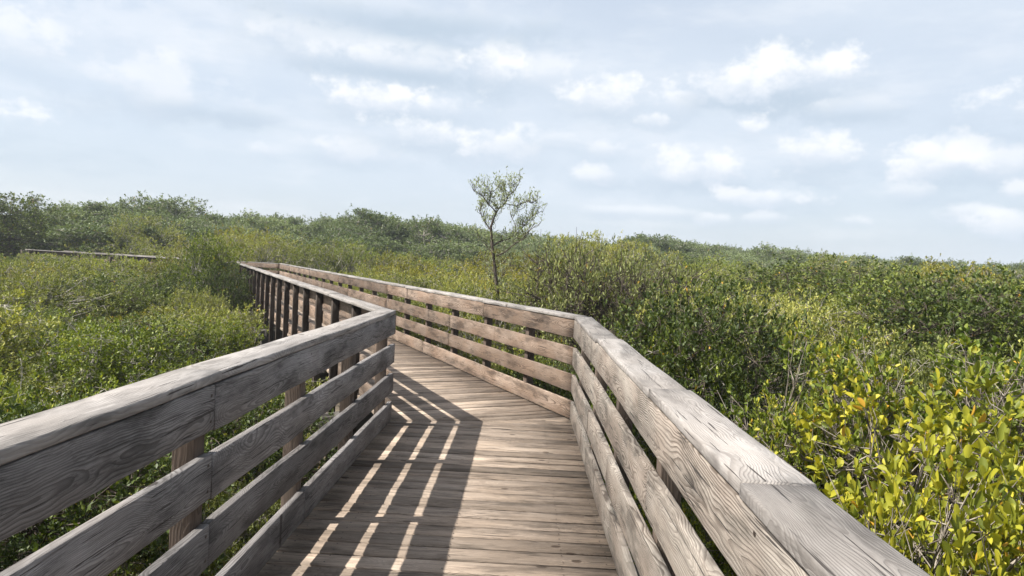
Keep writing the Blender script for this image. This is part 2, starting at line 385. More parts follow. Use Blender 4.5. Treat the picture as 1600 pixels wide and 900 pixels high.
def board_mesh(name, L, o0, o1, z0, z1, skew0=0.0, skew1=0.0, bev=0.005, wob=0.003, seg=0.22, rise=0.0, screws=None, face_y=0.0, face_n=-1):
    """a board along local x, o across (y) and z up; skew shifts the ends along x in proportion to y"""
    ns = max(2, int(L / seg) + 1)
    b = min(bev, (o1 - o0) * .3, (z1 - z0) * .3)
    prof = []
    for cx, cy, a0 in ((o1 - b, z1 - b, 0), (o0 + b, z1 - b, 90), (o0 + b, z0 + b, 180), (o1 - b, z0 + b, 270)):
        for k in range(3):
            a = R_(a0 + 45 * k); prof.append((cx + b * math.cos(a), cy + b * math.sin(a)))
    # extra points on long faces
    P = np.array(prof); npf = len(P)
    s = np.linspace(0, L, ns)
    ph = rng.uniform(0, 6.28, 8)
    wy = wob * (np.sin(s * 1.7 + ph[0]) + .5 * np.sin(s * 4.3 + ph[1])); wz = wob * (.8 * np.sin(s * 1.3 + ph[2]) + .4 * np.sin(s * 5.1 + ph[3]))
    V = np.zeros((ns, npf, 3)); WCo = np.zeros((ns, npf, 3))
    cy = (o0 + o1) / 2; cz = (z0 + z1) / 2
    for i in range(ns):
        t = s[i] / L
        tw = wob * .25 * np.sin(s[i] * 7 + ph[4]) + wob * .3 * rng.normal(0, 1)
        sc = 1 + tw / max(o1 - o0, .05)
        V[i, :, 1] = cy + (P[:, 0] - cy) * sc + wy[i]; V[i, :, 2] = cz + (P[:, 1] - cz) * (1 + tw * .6 / max(z1 - z0, .05)) + wz[i] + rise * t
        V[i, :, 0] = s[i] + P[:, 0] * (skew0 * (1 - t) + skew1 * t)
        WCo[i, :, 0] = s[i]; WCo[i, :, 1] = P[:, 0] - cy; WCo[i, :, 2] = P[:, 1] - cz
    off = rng.uniform(0, 40); flip = rng.choice([-1, 1])
    py = rng.uniform(-.05, .05); pz = rng.uniform(-.06, .06)
    WCo[..., 0] += off; WCo[..., 1] += py; WCo[..., 2] = WCo[..., 2] + pz
    F = []; LC = []
    for i in range(ns - 1):
        for j in range(npf):
            k = (j + 1) % npf
            F += [i * npf + j, i * npf + k, (i + 1) * npf + k, (i + 1) * npf + j]; LC.append(4)
    F += list(range(npf - 1, -1, -1)); LC.append(npf)
    F += [(ns - 1) * npf + j for j in range(npf)]; LC.append(npf)
    Vv = V.reshape(-1, 3); 
    WCf = WCo.reshape(-1, 3); ns1 = 0
    if screws:
        eV, eW = [], []; b0 = len(Vv)
        for (sx, sz) in screws:
            r_ = .0068; cyy = face_y + face_n * .0016 + float(np.interp(sx, s, wy)); czz = sz + float(np.interp(sx, s, wz)) + rise * sx / L
            for k in range(8):
                a = 2 * math.pi * k / 8 * (-face_n); eV.append((sx + r_ * math.cos(a), cyy, czz + r_ * math.sin(a))); eW.append((0, 0, 0))
            F += [b0 + k for k in range(8)]; LC.append(8); b0 += 8; ns1 += 1
        Vv = np.concatenate([Vv, np.array(eV)]); WCf = np.concatenate([WCf, np.array(eW)])
    me = mesh_np(name, Vv, F, LC, {'wc': ('FLOAT_VECTOR', WCf), 'rnd': ('FLOAT', np.full(len(Vv), rng.uniform(0, 1)))}, slot1=ns1)
    return me

CT = .035; BW = .185; GAP = .0945; ZC = 1.07
def railing(A, B, right_side, skA, skB, joints, posts, mats, label, zA=0.0, zB=0.0, bright=None, rows=4, cap_joints=None, post_ext=0.42, group=None):
    """A,B: ends of the inner face line; right_side: which side of the deck it stands on"""
    A = np.array(A, float); B = np.array(B, float); L = np.linalg.norm(B - A); D = (B - A) / L
    rz = math.atan2(D[1], D[0])
    sgn = -1.0 if right_side else 1.0      # local y is left of D; outward = sgn * y
    root = empty('railing', (A[0], A[1], zA)); tag(root, label, 'railing', group)
    def part(name, me, mat, s):
        o = obj(name, me, mat, root, (D[0] * s, D[1] * s, (zB - zA) * s / L)); o.rotation_euler = (0, 0, rz)
        return o
    slope = (zB - zA) / L
    def add(name, s0, s1, o0, o1, z0, z1, mat, first, last, wob=.003, bev=.005, screw=False):
        y0, y1 = (o0, o1) if sgn > 0 else (-o1, -o0)
        sc_ = [(min(max(p - s0 + rng.normal(0, .006) + .02, .03), s1 - s0 - .03), z) for p in posts if s0 - .01 < p < s1 + .01 for z in (z0 + .04, z1 - .04)] if screw else None
        me = board_mesh(name, s1 - s0, y0, y1, z0, z1, (skA * sgn) if first else 0.0, (skB * sgn) if last else 0.0, bev, wob, rise=slope * (s1 - s0), screws=sc_, face_y=o0 * sgn, face_n=-sgn)
        if sc_: me.materials.append(mat); me.materials.append(M_SCREW)
        return part(name, me, mat, s0)
    def spans(js): 
        e = [0.0] + [j for j in js if 0.05 < j < L - .05] + [L]
        return list(zip(e[:-1], e[1:]))
    cj = cap_joints if cap_joints is not None else joints[0]
    sp = spans(cj)
    for i, (a, b) in enumerate(sp):
        dw = random.uniform(-.006, .006); dz = random.uniform(-.003, .006)
        add('cap_board', a + (0.0035 if i else 0), b - (.0035 if i < len(sp) - 1 else 0), -.006 + dw, .178 + dw, ZC - CT, ZC + dz, mats[0], i == 0, i == len(sp) - 1, wob=.0034, bev=.008)
    for k in range(rows):
        z1 = ZC - CT - .002 - k * (BW + GAP); z0 = z1 - BW
        sp = spans(joints[k % len(joints)])
        for i, (a, b) in enumerate(sp):
            d = random.uniform(-.002, .003)
            add('rail_board', a + (.0045 if i else 0), b - (.0045 if i < len(sp) - 1 else 0), d, .038 + d, z0 + random.uniform(-.003, .003), z1 + random.uniform(-.006, 0) if k else z1, mats[1], i == 0, i == len(sp) - 1, screw=True)
    for s in posts:
        y0, y1 = (.043, .132) if sgn > 0 else (-.132, -.043)
        h = ZC - CT - .006 + post_ext
        me = board_mesh('post', h, -.0445, .0445, y0, y1, bev=.004, wob=.001)
        # stand it up: local x of the mesh -> z
        co = np.zeros(len(me.vertices) * 3, np.float32); me.vertices.foreach_get('co', co); co = co.reshape(-1, 3)
        co2 = np.stack([co[:, 1], co[:, 2], co[:, 0] - post_ext], 1)   # x along rail, y outward, z up
        me.vertices.foreach_set('co', co2.astype(np.float32).ravel()); me.flip_normals(); me.update()
        part('post', me, mats[2], s)
    return root

P0 = -2.6
def mk(vals): return [v - P0 for v in vals]
postsL1 = mk([-2.2, -.99, .23, 1.45, 2.66, 3.92, 5.13, 6.36])
postsR1 = mk([-2.2, -.95, .28, 1.5, 2.78, 4.0, 5.22, 6.5])
t1 = math.tan(TH / 2); t2 = math.tan(half23)
railing(L0, LA, False, 0, -t1, [mk([-.99, 2.69]), mk([2.685]), mk([.23, 2.68, 5.13]), mk([3.92])], postsL1,
        (W_CAP, W_LEFT, W_POST), 'near left boardwalk railing in shade with four grey boards and silver cap', cap_joints=mk([-.6, 2.74]))
railing(R0, RA, True, 0, t1, [mk([.28, 5.22]), mk([2.78]), mk([1.5, 4.0]), mk([2.78, 5.22])], postsR1,
        (W_CAP, W_RIGHT, W_POST), 'near right sunlit boardwalk railing with wide grey cap along the bushes', cap_joints=mk([1.62, 2.86, 4.9]))
posts2L = [1.33 - .0 + 1.218 * k for k in range(19) if 1.33 + 1.218 * k < LEN2 - .3]
L2R = np.linalg.norm(RB - RA)
posts2R = [1.15 + 1.255 * k for k in range(19) if 1.15 + 1.255 * k < L2R - .3]
def jn(seq, ph, step): return [ph + step * i for i in range(12)]
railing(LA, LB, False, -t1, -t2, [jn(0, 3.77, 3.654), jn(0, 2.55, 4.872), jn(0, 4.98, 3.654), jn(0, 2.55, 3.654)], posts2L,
        (W_CAP, W_RED, W_POST_SHADE), 'long left railing after the bend seen from outside with row of dark posts', zB=RISE, cap_joints=jn(0, 2.55, 3.654), post_ext=1.15)
railing(RA, RB, True, t1, t2, [jn(0, 2.4, 4.9), jn(0, 3.66, 3.66), jn(0, 3.66, 4.9), jn(0, 4.9, 3.66)], posts2R,
        (W_CAP, W_RED, W_POST), 'long right railing after the bend with reddish brown sunlit boards', zB=RISE, cap_joints=jn(0, 2.4, 3.66))
railing(LB, LC_, False, -t2, 0, [jn(0, 3.5, 3.66), jn(0, 2.3, 3.66)], [1.0 + 1.22 * k for k in range(13)],
        (W_CAP, W_POST, W_POST), 'far left railing half buried in mangrove leaves before the forest, on its near side', zA=RISE, zB=RISE + .02)
railing(RB, RC_, True, t2, 0, [jn(0, 3.5, 3.66), jn(0, 2.3, 3.66)], [1.3 + 1.22 * k for k in range(13)],
        (W_CAP, W_RED, W_POST), 'far railing on the outer side of the last bend, boards glimpsed between leaves', zA=RISE, zB=RISE + .02)

# ---- deck planks
def clip(poly, p, n):
    out = []
    for i in range(len(poly)):
        a, b = poly[i], poly[(i + 1) % len(poly)]
        da, db = np.dot(a - p, n), np.dot(b - p, n)
        if da >= 0: out.append(a)
        if da * db < 0: out.append(a + (b - a) * (da / (da - db)))
    return out
def build_deck():
    V, F, LC, WCx, RN = [], [], [], [], []
    SCW = []
    def plank(poly, along, org, z, rr_):
        if len(poly) < 3: return
        ar = 0
        for i in range(len(poly)):
            a, b = poly[i], poly[(i + 1) % len(poly)]; ar += a[0] * b[1] - a[1] * b[0]
        if abs(ar) < 4e-3: return
        if ar < 0: poly = poly[::-1]
        n = len(poly); b0 = len(V)
        across = np.array([-along[1], along[0]])
        cen = sum(poly) / n
        px, py, pz = rng.uniform(0, 40), rng.uniform(-.05, .05), rng.uniform(.02, .07)
        tiltx = rng.normal(0, .0012)
        for ring, (zz, sh) in enumerate(((0.0, .004), (-.0045, 0.0), (-.038, 0.0))):
            for q in poly:
                v = q - org; w = cen - q; w = w / (np.linalg.norm(w) + 1e-9)
                # pull the top ring in across the plank only: worn arrises
                sgn_ = np.sign(np.dot(cen - q, across)); qq = q + across * sgn_ * sh
                V.append((qq[0], qq[1], z + zz + zdeck(q) + tiltx * np.sign(np.dot(q - cen, across))))
                WCx.append((np.dot(v, along) + px, np.dot(q - cen, across) + py, zz + pz)); RN.append(rr_)
        F.extend([b0 + i for i in range(n)]); LC.append(n)
        for ring in range(2):
            for i in range(n):
                j = (i + 1) % n; a = b0 + ring * n
                F.extend([a + i, a + n + i, a + n + j, a + j]); LC.append(4)
    EX = .05   # planks run on under the rails
    def stretch(Lp, Rp, D, t0, t1_, cuts):
        nr = nrm(D); t = t0
        while t < t1_:
            w = .138 + rng.normal(0, .001); 
            a = Lp + D * t - nr * (EX + rng.uniform(-.01, .01)); b = Lp + D * t + nr * (W + EX + rng.uniform(-.01, .01))
            poly = [a, b, b + D * w, a + D * w]
            for p, n in cuts: 
                poly = clip(poly, p, n)
                if len(poly) < 3: break
            rr_ = float(np.clip(rng.normal(.5, .28), 0, 1.1))
            if len(poly) >= 4 and t1_ > 0:
                for o_ in (.03, .27, W / 2, W - .27, W - .03):
                    for q_ in (.03, w - .03): SCW.append((Lp + D * (t + q_) + nr * (o_ + rng.normal(0, .006)), rr_))
            if len(poly) >= 3: plank([np.array(q) for q in poly], nr, Lp, rng.normal(0, .0012), rr_)
            t += w + .0125 + abs(rng.normal(0, .0035))
    m1 = RA - LA; m1 = m1 / np.linalg.norm(m1); nm1 = np.array([-m1[1], m1[0]])
    m2 = RB - LB; m2 = m2 / np.linalg.norm(m2); nm2 = np.array([-m2[1], m2[0]])
    stretch(L0, R0, D1, 0.0, 10.2, [(LA - nm1 * .004, -nm1)])
    stretch(LA, RA, D2, -1.0, LEN2 + 1.5, [(LA + nm1 * .006, nm1), (LB - nm2 * .005, -nm2)])
    stretch(LB, RB, D3, -1.2, LEN3, [(LB + nm2 * .005, nm2)])
    n1_ = 0
    for q, _ in SCW:
        if abs(q[1]) > 16: continue
        b0 = len(V)
        for k in range(6):
            a = 2 * math.pi * k / 6; V.append((q[0] + .005 * math.cos(a), q[1] + .005 * math.sin(a), .0042 + zdeck(q))); WCx.append((0, 0, 0)); RN.append(.5)
        F.extend(range(b0, b0 + 6)); LC.append(6); n1_ += 1
    me = mesh_np('boardwalk_deck', V, F, LC, slot1=n1_, attrs={'wc': ('FLOAT_VECTOR', WCx), 'rnd': ('FLOAT', RN)})
    me.materials.append(W_DECK); me.materials.append(M_SCREW)
    tag(obj('boardwalk_deck', me, W_DECK), kind='structure')
build_deck()

# ---- joists and pilings carrying the deck
def beam(name, p, q, w, h, ztop, mat, parent=None):
    p = np.array(p, float); q = np.array(q, float); L = np.linalg.norm(q - p); D = (q - p) / L
    me = board_mesh(name, L, -w / 2, w / 2, ztop - h, ztop, bev=.005, wob=.002)
    o = obj(name, me, mat, parent, (p[0], p[1], 0)) if parent is None else obj(name, me, mat, parent, (p[0] - parent.location.x, p[1] - parent.location.y, 0))
    o.rotation_euler = (0, 0, math.atan2(D[1], D[0])); return o
def cyl(r, z0, z1, n=14):
    V = []; F = []; LC = []; WCx = []
    zs = np.linspace(z0, z1, 6)
    for z in zs:
        for k in range(n):
            a = 2 * math.pi * k / n; rr = r * (1 + .03 * math.sin(3 * a + z * 4))
            V.append((rr * math.cos(a), rr * math.sin(a), z)); WCx.append((z + 3, math.cos(a) * r, math.sin(a) * r))
    for i in range(5):
        for k in range(n):
            j = (k + 1) % n; F += [i * n + k, i * n + j, (i + 1) * n + j, (i + 1) * n + k]; LC.append(4)
    F += [5 * n + k for k in range(n)]; LC.append(n)
    return mesh_np('piling', V, F, LC, {'wc': ('FLOAT_VECTOR', WCx), 'rnd': ('FLOAT', np.full(len(V), .5))}, smooth=False)
def bolt_mesh():
    V = []; F = []; LC = []; n = 8
    for r, x in ((.03, 0), (.03, .006), (.014, .006), (.014, .02)):
        for k in range(n):
            a = 2 * math.pi * k / n; V.append((x, r * math.cos(a), r * math.sin(a)))
    for i in range(3):
        for k in range(n):
            j = (k + 1) % n; F += [i * n + k, i * n + j, (i + 1) * n + j, (i + 1) * n + k]; LC.append(4)
    F += [3 * n + k for k in range(n)]; LC.append(n)
    return mesh_np('bolt', V, F, LC)
def build_supports():
    for A, B, zt in ((L0, LA, -.04), (LA, LB, -.04), (LB, LC_, -.02)):
        D = (B - A) / np.linalg.norm(B - A); n = nrm(D)
        for o in (.25, W / 2, W - .25):
            me_o = beam('deck_joist', A + n * o, B + n * o, .05, .19, zt, W_POST); tag(me_o, kind='structure')
    cyl_me = cyl(.11, GROUND - .15, -.22 + 0.0)
    bm = bolt_mesh()
    names = []
    i = 0
    for A, D, L, sts in ((L0, D1, 9.1, (1.2, 3.9, 6.6)), (LA, D2, LEN2, (1.4, 4.4, 7.4, 10.4, 13.4, 16.4, 19.4, 22.4)), (LB, D3, LEN3, (3.0, 6.5, 10.0))):
        n = nrm(D)
        for s in sts:
            p = A + D * s
            c = p + n * (W / 2)
            root = empty('piling_frame', (c[0], c[1], 0))
            second = A is LA
            tag(root, ('timber pile bent under the stretch beyond the bend, its bolted beam end sticking out left' if second else 'timber pile bent carrying the boardwalk, hidden below the deck'), 'piling', 'pile bents under the boardwalk' + (' beyond the bend' if second else ''))
            off = .16
            for sd in (-1, 1):
                for dd in (-.085, .085):
                    b = beam('cross_beam', p - n * .42 + D * dd if sd < 0 else p - n * .42 + D * dd, p + n * (W + .42) + D * dd, .05, .24, -.235, W_PILE, root) if sd < 0 else None
                o = obj('piling', cyl_me, W_PILE, root, tuple((p + n * (W / 2 + sd * (W / 2 + off)) - c)) + (0,))
                o.scale = (1, 1, 1)
                bo = obj('bolt', bm, M_STEEL, root, tuple((p + n * (W / 2 + sd * (W / 2 + .3)) - D * .112 - c)) + (-.34,))
                bo.rotation_euler = (0, 0, math.atan2(-D[1], -D[0]))
build_supports()

# ------------------------------------------------------------------ plants
def unit(v): return v / (np.linalg.norm(v, axis=-1, keepdims=True) + 1e-9)
def tubes(paths, radii, sides=4):
    """list of (k,3) arrays with per-point radii -> verts, faces"""
    V = []; F = []; LC = []; base = 0
    for P, Rr in zip(paths, radii):
        P = np.asarray(P); k = len(P)
        T = np.gradient(P, axis=0); T = unit(T)
        ref = np.where(np.abs(T[:, 2:3]) > .9, np.array([[1., 0, 0]]), np.array([[0, 0, 1.]]))
        A = unit(np.cross(T, ref)); Bv = np.cross(T, A)
        ang = np.arange(sides) * 2 * np.pi / sides
        ring = P[:, None] + Rr[:, None, None] * (A[:, None] * np.cos(ang)[None, :, None] + Bv[:, None] * np.sin(ang)[None, :, None])
        V.append(ring.reshape(-1, 3))
        idx = np.arange(k * sides).reshape(k, sides) + base
        a = idx[:-1]; b = idx[1:]
        q = np.stack([a, np.roll(a, -1, 1), np.roll(b, -1, 1), b], -1).reshape(-1)
        F.append(q); LC.append(np.full((k - 1) * sides, 4)); base += k * sides
    return np.concatenate(V), np.concatenate(F), np.concatenate(LC)
def leaves(P, D, l, w, g, hi=False, cup=.25, roll=.6):
    """P base points, D leaf directions"""
    n = len(P)
    D = unit(D)
    ref = unit(g.normal(0, 1, (n, 3)) * roll + np.array([0, 0, 1.2]))
    S = unit(np.cross(D, ref)); N = np.cross(S, D)
    l = l * g.uniform(.7, 1.25, n)[:, None]; w = w * g.uniform(.8, 1.2, n)[:, None]
    if hi:
        pts = [(0, 0, 0), (.22, .36, .4), (.55, .52, .5), (.85, .34, .3), (1, 0, -.15), (.85, -.34, .3), (.55, -.52, .5), (.22, -.36, .4)]
        fa = [0, 1, 2, 3, 4, 0, 4, 5, 6, 7]; lc = [5, 5]
    else:
        pts = [(0, 0, 0), (.55, .5, .35), (1, 0, -.1), (.55, -.5, .35)]
        fa = [0, 1, 2, 0, 2, 3]; lc = [3, 3]
    k = len(pts)
    V = np.stack([P + D * (l * a) + S * (w * b) + N * (w * c * cup * 2) for a, b, c in pts], 1).reshape(-1, 3)
    F = (np.arange(n)[:, None] * k + np.array(fa)[None]).reshape(-1)
    LC = np.tile(lc, n)
    lr = np.repeat(np.clip(g.normal(.45, .22, n), 0, 1), k); ly = np.repeat(g.uniform(0, 1, n), k)
    return V, F, LC, lr, ly
def make_plant(kind, seed, R, H, base, ncl, ntip, nleaf, ll, lw, lmat, bmat, hi=False, shell=.55, up=.9, rc=.24, twig_r=.0022, stems=4, stem_r=.03, flat=.85, low=-.3, sparse=0.0, name_crown='crown', name_trunk='trunk', lobes=5, lobe_a=.22, tipspread=1.0):
    """kind root Empty at the base of the plant; crown of leaf rosettes on twigs, branching stems"""
    g = np.random.default_rng(seed)
    root = empty(kind, (0, 0, 0))
    crown_z0 = base; 
    # cluster centres on a lumpy dome
    ang = g.uniform(0, 2 * np.pi, ncl); uz = g.uniform(low, 1, ncl)
    ph = g.uniform(0, 6.28, 3)
    lob = 1 + lobe_a * np.sin(lobes * ang + ph[0]) * .6 + lobe_a * np.sin(3 * ang + 4 * uz + ph[1]) + g.normal(0, .07, ncl)
    rad = (shell + (1 - shell) * np.sqrt(g.uniform(0, 1, ncl))) * lob
    hz = np.sqrt(np.maximum(0, 1 - np.clip(uz, -.9, 1) ** 2)) ** flat
    Cc = np.stack([R * rad * hz * np.cos(ang), R * rad * hz * np.sin(ang), crown_z0 + (H - crown_z0) * np.clip(.42 + .58 * uz * (0.6 + .4 * rad), .05, 1.12)], 1)
    # main stems
    paths = []; rads = []
    nodes = []
    for s in range(stems):
        a = 2 * np.pi * s / stems + g.uniform(-.5, .5); rr = R * g.uniform(.25, .6)
        top = np.array([rr * np.cos(a), rr * np.sin(a), crown_z0 + (H - crown_z0) * g.uniform(.5, .8)])
        b0 = np.array([np.cos(a), np.sin(a), 0]) * R * .07
        t = np.linspace(0, 1, 7)[:, None]
        P = b0 * (1 - t) + top * t + np.array([[0, 0, 1]]) * (np.sin(np.pi * t) * .12 * H) * .5
        P[1:-1] += g.normal(0, .035 * R, (5, 3))
        P[0, 2] = -.1
        paths.append(P); rads.append(np.linspace(stem_r, stem_r * .35, 7)); nodes.append(P[3:])
    nodes = np.concatenate(nodes)
    cpath = []
    for c in Cc:
        d = np.linalg.norm(nodes - c, axis=1) + (nodes[:, 2] > c[2]) * .5
        n0 = nodes[np.argmin(d)]
        t = np.linspace(0, 1, 5)[:, None]
        P = n0 * (1 - t) + c * t; P[:, 2:] -= np.sin(np.pi * t) * .06 * R
        P[1:-1] += g.normal(0, .03 * R, (3, 3))
        paths.append(P); rads.append(np.linspace(stem_r * .33, twig_r * 1.5, 5)); cpath.append(P)
    # tips
    ci = np.repeat(np.arange(ncl), ntip)
    off = g.normal(0, 1, (ncl * ntip, 3)); off = off * np.array([1, 1, .75]) * R * rc * tipspread
    tips = Cc[ci] + off
    tips[:, 2] = np.maximum(tips[:, 2], .12 * H)
    cen = np.array([0, 0, crown_z0 * .6 + H * .25])
    stp = 1 if sparse > 0 else 2
    for t_, k_ in zip(tips[::stp], ci[::stp]):
        u = g.uniform(1.4, 4) if sparse > 0 else 4.0
        i0 = min(3, int(u)); c = cpath[k_][i0] * (1 - (u - i0)) + cpath[k_][i0 + 1] * (u - i0)
        mid = (t_ * .5 + c * .5) + np.array([0, 0, -.03 * R]) + g.normal(0, .035 * R, 3)
        paths.append(np.array([c, mid, t_])); rads.append(np.array([twig_r * 1.6, twig_r * 1.2, twig_r * .7]))
    Vt, Ft, Lt = tubes(paths[:stems], rads[:stems], 7)
    obj(name_trunk, mesh_np(name_trunk, Vt, Ft, Lt, smooth=True), bmat, root)
    Vt, Ft, Lt = tubes(paths[stems:], rads[stems:], 3)
    obj('branches', mesh_np('branches', Vt, Ft, Lt, smooth=True), bmat, root)
    keep = g.uniform(0, 1, len(tips)) > sparse
    tips = tips[keep]
    outd = unit(unit(tips - cen) * .7 + np.array([0, 0, up]) + g.normal(0, .35, (len(tips), 3)))
    li = np.repeat(np.arange(len(tips)), nleaf); nl = len(li)
    ga = (np.tile(np.arange(nleaf), len(tips)) * 2.399 + np.repeat(g.uniform(0, 6.28, len(tips)), nleaf))
    ax = outd[li]; sA = unit(np.cross(ax, np.array([.31, .87, .37]))); sB = np.cross(ax, sA)
    spread = np.tile(np.linspace(.35, 1.25, nleaf), len(tips)) + g.normal(0, .15, nl)
    D = ax * np.cos(spread)[:, None] + (sA * np.cos(ga)[:, None] + sB * np.sin(ga)[:, None]) * np.sin(spread)[:, None]
    P = tips[li] - ax * (np.tile(np.linspace(0, ll * .9, nleaf), len(tips)))[:, None] + g.normal(0, ll * .15, (nl, 3))
    V, F, LC, lr, ly = leaves(P, D, ll, lw, g, hi)
    obj(name_crown, mesh_np(name_crown, V, F, LC, {'lr': ('FLOAT', lr), 'ly': ('FLOAT', ly)}), lmat, root)
    return root

PROTO = {}
def protos():
    # each prototype is 2.2 m tall with its crown top at H
    for k in range(3):
        PROTO['olive', k] = make_plant('mangrove_shrub', 11 + k, 1.05, 2.2, .7, 120, 19, 8, .054, .022, L_OLIVE, B_GREY, up=1.2, rc=.115, lobe_a=.36, shell=.45)
    for k in range(3):
        PROTO['green', k] = make_plant('mangrove_shrub', 31 + k, 1.05, 2.2, .6, 120, 19, 8, .050, .026, L_GREEN, B_GREY, up=.8, rc=.115, lobe_a=.36, shell=.45)
    PROTO['dark', 0] = make_plant('mangrove_shrub', 41, 1.1, 2.2, .5, 120, 18, 8, .052, .027, L_DARK, B_DARK, up=.6, rc=.16)
    for k in range(2):
        PROTO['olive_wide', k] = make_plant('mangrove_shrub', 71 + k, 1.05, 1.45, .2, 330, 16, 8, .030, .0145, L_OLIVE, B_GREY, up=1.0, rc=.062, shell=.5, lobe_a=.38, twig_r=.0014)
    PROTO['green_wide', 0] = make_plant('mangrove_shrub', 75, 1.05, 1.45, .2, 330, 16, 8, .030, .0155, L_GREEN, B_GREY, up=.8, rc=.062, shell=.5, lobe_a=.38, twig_r=.0014)
    PROTO['gold_wide', 0] = make_plant('mangrove_shrub', 77, 1.05, 1.45, .2, 300, 16, 8, .030, .016, L_GOLD, B_GREY, up=.8, rc=.062, shell=.5, lobe_a=.38, twig_r=.0014)
    PROTO['lime', 0] = make_plant('red_mangrove_bush', 57, 1.0, 2.2, .5, 95, 13, 8, .052, .028, L_LIME, B_TWIG, hi=True, up=.9, rc=.13, twig_r=.0026, sparse=.16, lobe_a=.4)
    PROTO['sparse', 0] = make_plant('sparse_mangrove', 81, .95, 2.2, .5, 110, 16, 7, .06, .024, L_SAGE, B_DARK, up=1.3, rc=.17, twig_r=.004, stem_r=.035, sparse=.34, lobe_a=.35)
    for k in range(2):
        PROTO['yellow', k] = make_plant('red_mangrove_bush', 51 + k, 1.0, 2.2, .5, 85, 12, 8, .062, .034, L_YELLOW, B_TWIG, hi=True, up=.9, rc=.14, twig_r=.0026, sparse=.16, lobe_a=.4)
    for k in range(4):
        PROTO['tree', k] = make_plant('mangrove_tree', 61 + k, 2.6, 6.6, 1.8, 200, 26, 6, .13, .068, L_GREY, B_GREY, up=.7, rc=.09, stem_r=.09, twig_r=.006, lobe_a=.25, low=-.6)
    PROTO['dark_tree', 0] = make_plant('mangrove_tree', 66, 2.6, 6.6, 1.8, 170, 22, 6, .13, .066, L_DARK, B_DARK, up=.7, rc=.1, stem_r=.09, twig_r=.006, lobe_a=.32, low=-.6)
PH = {'olive_wide': 1.45, 'green_wide': 1.45, 'gold_wide': 1.45}
protos()
for r_ in PROTO.values():
    for c in r_.children: c.hide_render = False

# --- where plants may stand
def corridor_dist(x, y):
    """distance from the boardwalk's centre line; negative side = left of it"""
    best = 1e9; side = 1
    mid = lambda a, b: (a + b) / 2
    pts = [mid(L0, R0) - np.array([0, 6]), mid(LA, RA), mid(LB, RB), mid(LC_, RC_), mid(LC_, RC_) + D3 * 20]
    for a, b in zip(pts[:-1], pts[1:]):
        ab = b - a; t = max(0, min(1, np.dot(np.array([x, y]) - a, ab) / np.dot(ab, ab))); c = a + ab * t
        d = math.hypot(x - c[0], y - c[1])
        if d < best: best = d; side = 1 if (x - a[0]) * ab[1] - (y - a[1]) * ab[0] > 0 else -1
    return best, side
FW_AZ = math.atan2(fw.x, fw.y)
def interp(d, pts):
    return float(np.interp(d, [p[0] for p in pts], [p[1] for p in pts]))
def top_height(x, y, side):
    d = math.hypot(x, y); az = math.degrees(math.atan2(x, y))
    if side > 0:
        h = interp(d, [(0, .55), (4, .7), (8, .9), (14, 1.05), (22, 1.25), (30, 1.6), (38, 2.1), (46, 2.5), (60, 2.7)])
    else:
        h = interp(d, [(0, -.6), (5, -.35), (8, .12), (12, .32), (20, .5), (27, .75), (33, .85), (36, 1.1), (39, 1.6), (46, 2.2), (60, 2.6)])
    h += (.24 if side > 0 else .34) * math.sin(x * .75 + 1.3) * math.cos(y * .62 + .4)
    return h
g2 = np.random.default_rng(99)
placed = []
used = set()
COUNT = {}
def put(kindv, loc, rz, sc, label, cat, group):
    p = PROTO[kindv]
    if kindv not in used:
        used.add(kindv); p.location = loc; p.rotation_euler = (0, 0, rz); p.scale = sc
        tag(p, label, cat, group); return p
    return copy_tree(p, loc, rz, sc, label, cat, group)

